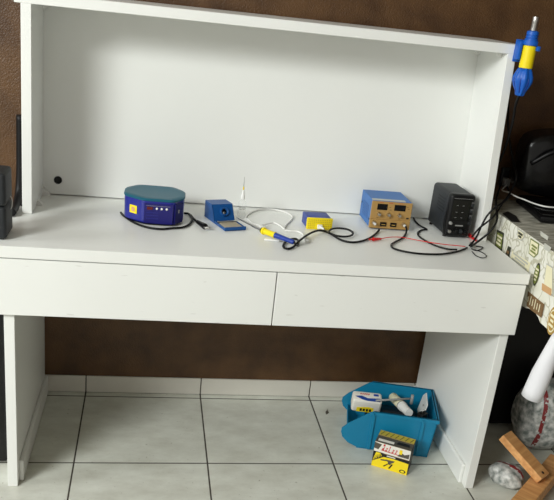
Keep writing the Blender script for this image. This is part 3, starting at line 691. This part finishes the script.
# corner fold hanging lower, an open cone of white cloth
apex = Vector([(1.5259, -0.7450, 0.6402)][0]); bot = Vector([(1.4976, -0.7350, 0.4327)][0]); rings = []
ax_ = (bot - apex).normalized(); sx_ = ax_.cross(Vector((0, 1, 0))).normalized(); sy_ = sx_.cross(ax_)
for k in range(9):
    f = k / 8; c_ = apex.lerp(bot, f); r = .016 + .011 * min(1, f * 1.6) + .003 * f
    rings.append([c_ + sx_ * r * math.cos(a) + sy_ * r * math.sin(a) - O for a in [math.radians(100 + 340 * i / 24) for i in range(25)]])
b = MB(); b.loft(rings, 0, False, True, False); cf = b.obj('corner_fold', m_clothw, tc, smooth=2.); cf['label'] = 'plain white reverse of the cloth'
sm_ = cf.modifiers.new('s', 'SOLIDIFY'); sm_.thickness = .0015
# front drop of the cloth
b = MB(); rows = []
for i in range(31):
    x = TXL + .01 + (TXR - TXL - .01) * i / 30
    rows.append([Vector((x, TYF - .007 + .006 * math.sin(x * 30) * k / 5, TZ - .21 * k / 5)) - O for k in range(6)])
b.loft(rows, 0, False, True, False); b.obj('front_drop', m_cloth, tc)
# back-left dark label printed on the top
b = MB(); P = [Vector(p) - O + Vector((0, 0, .001)) for p in [(1.5197, -0.2566, 0.8475), (1.5546, -0.2250, 0.8475), (1.5599, -0.2766, 0.8475), (1.5414, -0.3479, 0.8475), (1.5103, -0.3490, 0.8475)]]; b.face(P); b.obj('top_print', m_blackp, tc)

# black case shape, added to fill the dark under the table
t = thing('dark_filler_case', 'tall black case added to fill the dark under the side table', 'case', (1.88, -.135, 0))
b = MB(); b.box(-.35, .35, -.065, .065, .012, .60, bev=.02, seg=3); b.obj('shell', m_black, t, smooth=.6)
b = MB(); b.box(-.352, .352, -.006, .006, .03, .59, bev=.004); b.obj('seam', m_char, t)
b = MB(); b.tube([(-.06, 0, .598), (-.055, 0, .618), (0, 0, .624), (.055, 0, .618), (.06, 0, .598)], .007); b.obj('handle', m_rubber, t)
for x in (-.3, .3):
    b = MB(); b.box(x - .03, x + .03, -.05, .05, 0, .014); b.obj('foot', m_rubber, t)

# black bag and flat case on the table
t = thing('carry_case', 'flat black case lying on the cloth of the side table', 'case', (1.86, -.2, TZ + .001))
mt = Matrix.Rotation(-.12, 4, 'Z')
b = MB(); b.box(-.23, .25, -.17, .09, .001, .022, bev=.006, mtx=mt); b.obj('base', m_black, t, smooth=.6)
b = MB(); b.box(-.225, .25, -.165, .085, .023, .03, bev=.003, mtx=mt); lid = b.obj('lid', m_shiny, t, smooth=.6)
b = MB(); b.box(-.02, .03, -.173, -.165, .012, .026, bev=.002, mtx=mt); b.obj('latch', m_steel, t)
def blob(name, m, par, c, r, seed, e=2.6, amp=.09, nu=36, nv=18, flat=0.):
    rnd = random.Random(seed); ph = [rnd.uniform(0, 6.28) for _ in range(8)]
    b = MB(); rings = []
    for j in range(nv + 1):
        f = -PI / 2 + PI * j / nv; ring = []
        for i in range(nu):
            th = 2 * PI * i / nu
            def sp(v, p): return math.copysign(abs(v) ** (2 / p), v)
            k = 1 + amp * (math.sin(3 * th + ph[0] + 2 * f) * .5 + math.sin(5 * th - 3 * f + ph[1]) * .35 + math.sin(8 * th + 6 * f + ph[2]) * .25) * math.cos(f)
            x = r[0] * sp(math.cos(f), e) * sp(math.cos(th), e) * k; y = r[1] * sp(math.cos(f), e) * sp(math.sin(th), e) * k; z = r[2] * sp(math.sin(f), e)
            ring.append((c[0] + x, c[1] + y, max(c[2] + z * (1 + .5 * amp * math.sin(2 * th + ph[3])), flat)))
        rings.append(ring)
    b.loft(rings, 0, True, True)
    return b.obj(name, m, par)
bx, by = 1.83, -.08
t = thing('backpack', 'bulky shiny black bag standing against the wall behind the side table cloth', 'bag', (bx, by - .02, TZ + .034))
blob('bag_body', m_shiny, t, (0, .0, .115), (.225, .07, .115), 3, 4.2, .05)
b = MB(); b.tube([(-.2, -.06, .12), (-.14, -.085, .17), (-.04, -.09, .195), (.1, -.085, .2)], .008); b.obj('strap', m_black, t)
b = MB(); b.tube([(-.08, -.083, .13), (-.076, -.086, .11), (-.074, -.088, .088)], .0035); b.obj('buckle', m_steel, t)
O = Vector((1.6, -.1, TZ))
b = MB(); b.tube([Vector(p) for p in [(pO[0], pO[1] - .03, pO[2] - .02)] + [(1.5776, -0.1000, 0.8901)] + [(1.5756, -0.1600, 0.8969)] + [(1.5886, -0.1900, 0.8919)] + [(1.6163, -0.1959, 0.8850), (1.6304, -0.2424, 0.8850), (1.6546, -0.2730, 0.8850), (1.6920, -0.2761, 0.8850), (1.7325, -0.2665, 0.8850)]], .0026)
tag(b.obj('white_cable', m_wplast), 'white cable running from the wall outlet across the black bag', 'cable')

# ------------------------------------------------------------------ blue parts bin and what lies in it
U = Vector((-.974, .2265, 0)); V = Vector((.2265, .974, 0)); p0 = Vector((1.3815, -.4045, 0))
BR = Matrix(((U.x, V.x, 0), (U.y, V.y, 0), (0, 0, 1)))     # local u, v -> world (u leftwards: mirrored on purpose only for outlines)
t = thing('storage_bin', 'blue plastic stacking bin full of odds and ends under the desk', 'bin', tuple(p0))
def bl(u, v, z): return U * u + V * v + Vector((0, 0, z))
D, H = .222, .15
near = [(.013, .002), (0, H), (.2187, H), (.232, H - .006), (.300, .092), (.320, .070), (.321, .055), (.314, .036), (.292, .016), (.265, .005), (.24, .002)]
def wall(v0, v1, name, outl):
    b = MB(); b.prism(outl, lambda u, z, d: bl(u, v0 + (v1 - v0) * d, z), 1.); return b.obj(name, m_teabin, t)
nw = wall(0, .004, 'side_wall', near); fw = wall(D - .004, D, 'side_wall', near)
for u in (.2187, .05):
    b = MB(); b.prism([(u - .005, .003), (u - .005, H - .002), (u + .005, H - .002), (u + .005, .003)], lambda a, z, d: bl(a, -.006 * d, z), 1.); b.obj('rib', m_teabin, nw)
b = MB(); b.prism([(.013, .002), (0, H), (.004, H), (.017, .002)], lambda a, z, d: bl(a, .0 + D * d, z), 1.); b.obj('end_wall', m_teabin, t)
b = MB(); b.prism([(.013, 0), (.262, 0), (.262, .004), (.013, .004)], lambda a, z, d: bl(a, D * d, z), 1.); b.obj('bottom', m_teabin, t)
b = MB(); b.prism([(.262, .003), (.300, .045), (.296, .047), (.258, .005)], lambda a, z, d: bl(a, .004 + (D - .008) * d, z), 1.); b.obj('front_lip', m_teabin, t)
b = MB()
for v0, v1 in ((-.006, .005), (D - .005, D + .004)): b.prism([(-.004, H - .012), (-.004, H), (.2187, H), (.2187, H - .012)], lambda a, z, d: bl(a, v0 + (v1 - v0) * d, z), 1.)
b.prism([(-.004, H - .012), (-.004, H), (.006, H), (.006, H - .012)], lambda a, z, d: bl(a, D * d, z), 1.)
b.obj('rim', m_teabin, t)
def inbin(u, v, z): return p0 + bl(u, v, z)
# soft dark tool pouch that fills the bottom
pc = inbin(.135, .111, .0045)
po = thing('tool_pouch', 'dark tool pouch lying at the bottom of the blue bin', 'pouch', tuple(pc), math.atan2(V.y, V.x) - PI / 2)
blob('pouch_body', m_black, po, (0, 0, .042), (.105, .09, .042), 9, 3.6, .03)
b = MB(); b.box(-.05, .05, -.05, .02, .0835, .086, bev=.001, seg=1); b.obj('flap', m_char, po)
# white and blue pack
pk = Vector([(1.1718, -0.2424, 0.1270)][0])
t = thing('bulb_pack', 'white and blue plastic pack with a yellow label lying in the blue bin', 'pack', tuple(pk), math.radians(-10)); t.rotation_euler = (math.radians(16), 0, math.radians(-10))
b = MB(); b.box(-.052, .052, -.025, .025, -.034, .024, bev=.009, seg=4); b.obj('pack_body', m_whitep, t, smooth=.8)
def slab(name, m, pts, y=-.0256, par=t, th=.0006):
    b = MB(); b.prism(pts, lambda u, v, d: (u, y - d * th, v), 1.); return b.obj(name, m, par)
slab('yellow_label', m_yelp, [(-.034, -.030), (.026, -.030), (.026, -.008), (.006, -.004), (-.034, -.010)], -.0250)
b = MB()
b.prism([(-.044, -.004), (-.02, -.018), (.0, -.023), (.044, -.023), (.044, -.006), (.0, -.010), (-.02, .0)], lambda u, v, d: (u, v, .0238 + d * .0006), 1.)
b.obj('blue_swoosh', m_bluep, t)
b = MB()
for i in range(5): b.prism([(-.026 + i * .007, .006), (-.0215 + i * .007, .006), (-.020 + i * .007, .013), (-.0245 + i * .007, .013)], lambda u, v, d: (u, v, .0239 + d * .0005), 1.)
b.obj('red_lettering', m_redp, t)
b = MB()
for i in range(4): b.prism([(-.022 + i * .011, -.026), (-.0145 + i * .011, -.026), (-.0145 + i * .011, -.014), (-.022 + i * .011, -.014)], lambda u, v, d: (u, -.0256 - d * .0005, v), 1.)
b.obj('black_symbols', m_blackp, t)
b = MB(); b.prism([(.022, .004), (.04, .004), (.04, .014), (.022, .014)], lambda u, v, d: (u, v, .0238 + d * .0006), 1.); b.obj('blue_mark', m_bluep, t)
# steel T-handled key
a_, c_ = Vector([(1.1928, -0.2814, 0.1520)][0]), Vector([(1.3312, -0.2609, 0.1520)][0])
b = MB(); b.tube([a_, c_], .0035, n=10); b.tube([c_ + Vector((0, 0, -.022)), c_ + Vector((0, 0, .014))], .0055, n=10)
tag(b.obj('socket_wrench', m_grey), 'grey metal T-handled wrench lying across the blue bin', 'wrench')
# white tube
a_, c_ = Vector([(1.2845, -0.2195, 0.1250)][0]), Vector([(1.2948, -0.2944, 0.1320)][0])
t = thing('sealant_tube', 'white cylindrical tube leaning in the middle of the blue bin', 'tube', tuple(a_))
d_ = c_ - a_
b = MB(); b.rev([(.015, -.02), (.0165, -.018), (.0165, d_.length * .75), (.015, d_.length * .8)], (0, 0, 0), d_, 20); b.obj('tube_body', m_cream, t, smooth=.7)
b = MB(); b.rev([(.0175, d_.length * .76), (.0175, d_.length * .9), (.015, d_.length * 1.1), (.0145, d_.length * 1.55)], (0, 0, 0), d_, 20); b.obj('tube_cap', m_wplast, t, smooth=.7)
b = MB(); b.rev([(.0178, d_.length * .70), (.0178, d_.length * .76)], (0, 0, 0), d_, 20); b.obj('band', m_grey, t)
# white plate and black adapter
q = [Vector(p) for p in [(1.3897, -0.2258, 0.1500), (1.3791, -0.3418, 0.1500)]]
t = thing('white_plate', 'flat white plastic plate leaning at the right end of the blue bin', 'plate', tuple(inbin(.045, .12, .102)))
b = MB(); b.prism([(-.055, -.01), (.045, -.01), (.045, .05), (.02, .074), (-.055, .066)], lambda u, v, d: Vector(V) * u + Vector((0.012, -.003, 0)) * (v / .07) + Vector((0, 0, v)) + U * (.003 * d), 1.); b.obj('panel', m_wplast, t)
for z in (.012, .05):
    b = MB(); b.rev([(.004, 0), (.004, .002)], Vector(V) * -.03 + Vector((.004, 0, z)) + U * .003, U, 10); b.obj('screw', m_steel, t)
t = thing('plug_adapter', 'black plug adapter between the white tube and the white plate', 'adapter', tuple(inbin(.048, .046, .135)), .5)
b = MB(); b.box(-.016, .016, -.013, .013, -.04, .012, bev=.005); b.obj('adapter_body', m_black, t, smooth=.6)
for x in (-.007, .007):
    b = MB(); b.tube([(x, 0, .011), (x, -.004, .026)], .0022); b.obj('pin', m_steel, t)

# carton in front of the bin
t = thing('tool_carton', 'yellow and black printed cardboard carton standing in front of the blue bin', 'carton', (1.2083, -.4794, 0), math.radians(-28.7))
w, d, h = .1211, .0803, .0941
b = MB(); b.box(-w / 2, w / 2, 0, d, .0005, h, 0, bev=.0008, seg=1)
def fr_(pts, mi, o=.0005): b.face([(u * w - w / 2, -o, v * h) for u, v in pts], mi)
def tp_(pts, mi, o=.0005): b.face([(u * w - w / 2, v * d, h + o) for u, v in pts], mi)
fr_([(.0, .0), (1, .0), (1, .47), (.55, .50), (.3, .47), (.0, .2)], 1)                # yellow lower part
fr_([(.0, .2), (.3, .47), (.28, .62), (.0, .62)], 2)                                   # striped corner
for i in range(6): fr_([(.015 + i * .045, .25 + i * .045), (.03 + i * .045, .25 + i * .045), (.0 + .018 * i + .1, .60), (.0 + .018 * i + .075, .60)], 1, .001)
fr_([(0, .62), (1, .62), (1, 1), (0, 1)], 4)                                           # pale band
fr_([(.28, .47), (.55, .50), (1, .47), (1, .60), (0, .60), (0, .68), (1, .68)][:5] + [(.28, .6)], 2, .0006)
fr_([(.0, .74), (.12, .72), (.2, .95), (.0, .98)], 5, .001); fr_([(.66, .66), (.98, .66), (.98, .86), (.85, .78), (.75, .84)], 5, .001)
for i, (hh, ww) in enumerate(((.24, .05), (.13, .04), (.22, .022), (.13, .045), (.14, .04))):   # red script-like strokes
    x = .22 + i * .09; fr_([(x, .74), (x + ww, .74), (x + ww + .03, .74 + hh), (x + .03, .74 + hh)], 3, .001)
    fr_([(x + .012, .75 + hh * .3), (x + ww - .008, .75 + hh * .3), (x + ww + .008, .74 + hh * .7), (x + .024, .74 + hh * .7)], 4, .0013)
fr_([(.2, .71), (.68, .69), (.69, .72), (.21, .745)], 3, .001)
fr_([(.70, .76), (.78, .76), (.78, .94), (.70, .94)], 1, .0012)
fr_([(.38, .53), (.62, .53), (.62, .57), (.38, .57)], 4, .001)                         # caption line
fr_([(.36, .40), (.62, .42), (.60, .36), (.54, .30), (.52, .22), (.45, .24), (.44, .31)], 5, .001)   # tool drawing
fr_([(.44, .26), (.48, .27), (.36, .10), (.32, .11)], 2, .0012); fr_([(.55, .28), (.59, .27), (.52, .08), (.47, .07)], 2, .0012)
fr_([(.22, .36), (.40, .40), (.40, .34), (.24, .31)], 5, .001)
c8 = [(.87 + .09 * math.cos(2 * PI * i / 16), .11 + .07 * math.sin(2 * PI * i / 16)) for i in range(16)]; fr_(c8, 2, .001)
fr_([(.87 + (x - .87) * .6, .11 + (y - .11) * .6) for x, y in c8], 1, .0015)
tp_([(0, .0), (1, .0), (1, .56), (0, .56)], 5); tp_([(.06, .1), (.5, .12), (.5, .3), (.06, .3)], 4, .001); tp_([(.56, .2), (.94, .2), (.9, .42), (.6, .42)], 2, .001)
tp_([(0, .56), (1, .56), (1, 1), (0, 1)], 6)
for i in range(7): tp_([(.04 + i * .14, .62), (.06 + i * .14, .62), (.13 + i * .14, .94), (.11 + i * .14, .94)], 2, .001)
b.face([(w / 2 + .0005, v * d, z * h) for v, z in ((0, .0), (1, .0), (1, 1), (0, 1))], 2)
b.face([(w / 2 + .001, v * d, z * h) for v, z in ((.2, .3), (.8, .3), (.8, .75), (.2, .75))], 5)
b.face([(-w / 2 - .0005, v * d, z * h) for v, z in ((0, .0), (1, .0), (1, 1), (0, 1))], 2)
b.obj('box', [m_kraft, m_yelp, m_blackp, m_redp, m_whitep, m_greyp, mat('olive_yellow_print', (196, 176, 60), .5)], t)
b = MB(); b.prism([(-.0605, 0), (.0605, 0), (.055, .0022), (-.056, .0022)], lambda u, v, dd: (u, d * .56 + .002 + v - .001, h + .0006 + .0006 * dd), 1.); b.obj('lid_flap', m_kraft, t)

# dark stain on the tile, built as a thin raised scrap
c_ = Vector([(1.0709, -0.1086, 0.0000)][0])
b = MB(); b.loft([[(c_.x + dx * k, c_.y + dy * k, .0004 + z) for dx, dy in ((-.008, -.02), (.001, -.012), (.007, -.004), (.004, .004), (.006, .026), (.001, .010), (-.006, .0))] for k, z in ((1, 0), (.8, .002))], 0, True, False)
tag(b.obj('stain_scrap', m_greyp), 'small dark stain on the floor tile left of the blue bin, built as a thin scrap', 'scrap')

# ------------------------------------------------------------------ right foreground: wooden frame and bags
t = thing('wooden_frame', 'pine frame of screwed planks under the side table', 'wooden frame', (1.65, -.62, 0))
O = Vector((1.65, -.62, 0))
def plank(name, A, B, side, wd, th, par):
    A, B = Vector(A) - O, Vector(B) - O; x = (B - A).normalized(); s_ = Vector(side); s_ = (s_ - x * s_.dot(x)).normalized(); n = x.cross(s_)
    if n.z < 0: n = -n
    mt = Matrix(((x.x, s_.x, n.x, A.x), (x.y, s_.y, n.y, A.y), (x.z, s_.z, n.z, A.z), (0, 0, 0, 1)))
    b = MB(); b.box(0, (B - A).length, -wd / 2, wd / 2, -th, 0, bev=.002, seg=1)
    o = b.obj(name, m_wood, par); o.matrix_local = mt; return o
r1 = plank('rail', (1.672, -.642, .095), (1.5776, -.5146, .175), (.68, .6, 0), .057, .026, t)
b = MB(); b.rev([(.0001, .0008), (.005, .0008), (.005, .0002)], (.014, .0, 0), (0, 0, 1), 12, cap=False); b.obj('nail_hole', m_dark, r1)
plank('cross_rail', (1.525, -.765, .07), (1.80, -.495, .07), (-.7, .7, 0), .06, .045, t)
for p in ((1.775, -.52),):
    b = MB(); b.box(p[0] - 1.65 - .016, p[0] - 1.65 + .016, p[1] + .62 - .016, p[1] + .62 + .016, 0, .16 if p[0] < 1.6 else .03, bev=.002, seg=1); b.obj('post', m_wood, t)
for k in ((1.54, -.75), (1.70, -.59)):
    b = MB(); b.box(k[0] - 1.65 - .012, k[0] - 1.65 + .012, k[1] + .62 - .012, k[1] + .62 + .012, 0, .026); b.obj('post', m_wood, t)
t = thing('sack', 'small printed plastic sack on the floor beside the right desk leg', 'sack', (1.592, -.553, 0))
blob('sack_body', M_bag_striped(-.002, .011, .03), t, (0, 0, .037), (.046, .056, .036), 21, 2.5, .12, nu=72, nv=44, flat=.0005); t.rotation_euler.z = .64
t = thing('sack', 'large printed plastic sack bulging behind the pine planks', 'sack', (1.825, -.308, 0))
blob('sack_body', M_bag_striped(-.060, -.046, .01), t, (0, 0, .13), (.105, .088, .13), 22, 2.7, .08, nu=80, nv=44, flat=.0005)

# black computer tower on the floor left of the desk
t = thing('computer_tower', 'black upright case on the floor against the left leg of the desk', 'computer', (-.13, -.24, 0))
b = MB(); b.box(-.11, .115, -.22, .2, .012, .6, bev=.004); b.obj('case', m_black, t, smooth=.6)
b = MB(); b.box(-.108, .113, -.228, -.219, .014, .598, bev=.003); b.obj('front_panel', m_shiny, t, smooth=.6)
for x in (-.08, .085):
    for y in (-.19, .17):
        b = MB(); b.rev([(.014, 0), (.012, .0125)], (x, y, 0), (0, 0, 1), 12); b.obj('foot', m_rubber, t)

# ------------------------------------------------------------------ light
wd = bpy.data.worlds.new('World'); S.world = wd; wd.use_nodes = True
bg = wd.node_tree.nodes['Background']; bg.inputs[0].default_value = (1, .97, .88, 1); bg.inputs[1].default_value = .55
def area(name, loc, target, sx, sy, power, col):
    l = bpy.data.lights.new(name, 'AREA'); l.shape = 'RECTANGLE'; l.size = sx; l.size_y = sy; l.energy = power; l.color = col
    o = bpy.data.objects.new(name, l); COL.objects.link(o); o.location = loc
    o.rotation_euler = (Vector(target) - Vector(loc)).to_track_quat('-Z', 'Z').to_euler(); return o
area('garage_door_daylight', (-2.7, -3.75, 3.0), (.7, -.3, .7), 2.1, .8, 222, (.97, 1, .98))
area('side_window_daylight', (-2.5, -1.05, 2.0), (.7, -.4, .8), 1.0, .9, 28, (1, 1, .98))
bg.inputs[0].default_value = (1, .97, .90, 1); bg.inputs[1].default_value = .47

cam = bpy.data.cameras.new('Camera'); co = bpy.data.objects.new('Camera', cam); COL.objects.link(co)
cam.sensor_fit = 'HORIZONTAL'; cam.sensor_width = 36; cam.lens = 769.9225 / 554 * 36
cam.shift_x = -(279.139 - 277) / 554; cam.shift_y = (289.7441 - 250) / 554
cam.clip_start = .05
Rr = [(0.984839, -0.137853, 0.105307), (0.166958, 0.918026, -0.359657), (-0.047095, 0.371786, 0.927123)]
right, fwd, upv = [Vector(r) for r in Rr]
m3 = Matrix((right, upv, -fwd)).transposed()
co.matrix_world = Matrix.Translation((0.38922, -2.56862, 1.44730)) @ m3.to_4x4()
S.camera = co
S.view_settings.view_transform = 'Standard'; S.view_settings.look = 'None'
S.view_settings.exposure = 0.0; S.view_settings.gamma = 1; S.view_settings.use_curve_mapping = False
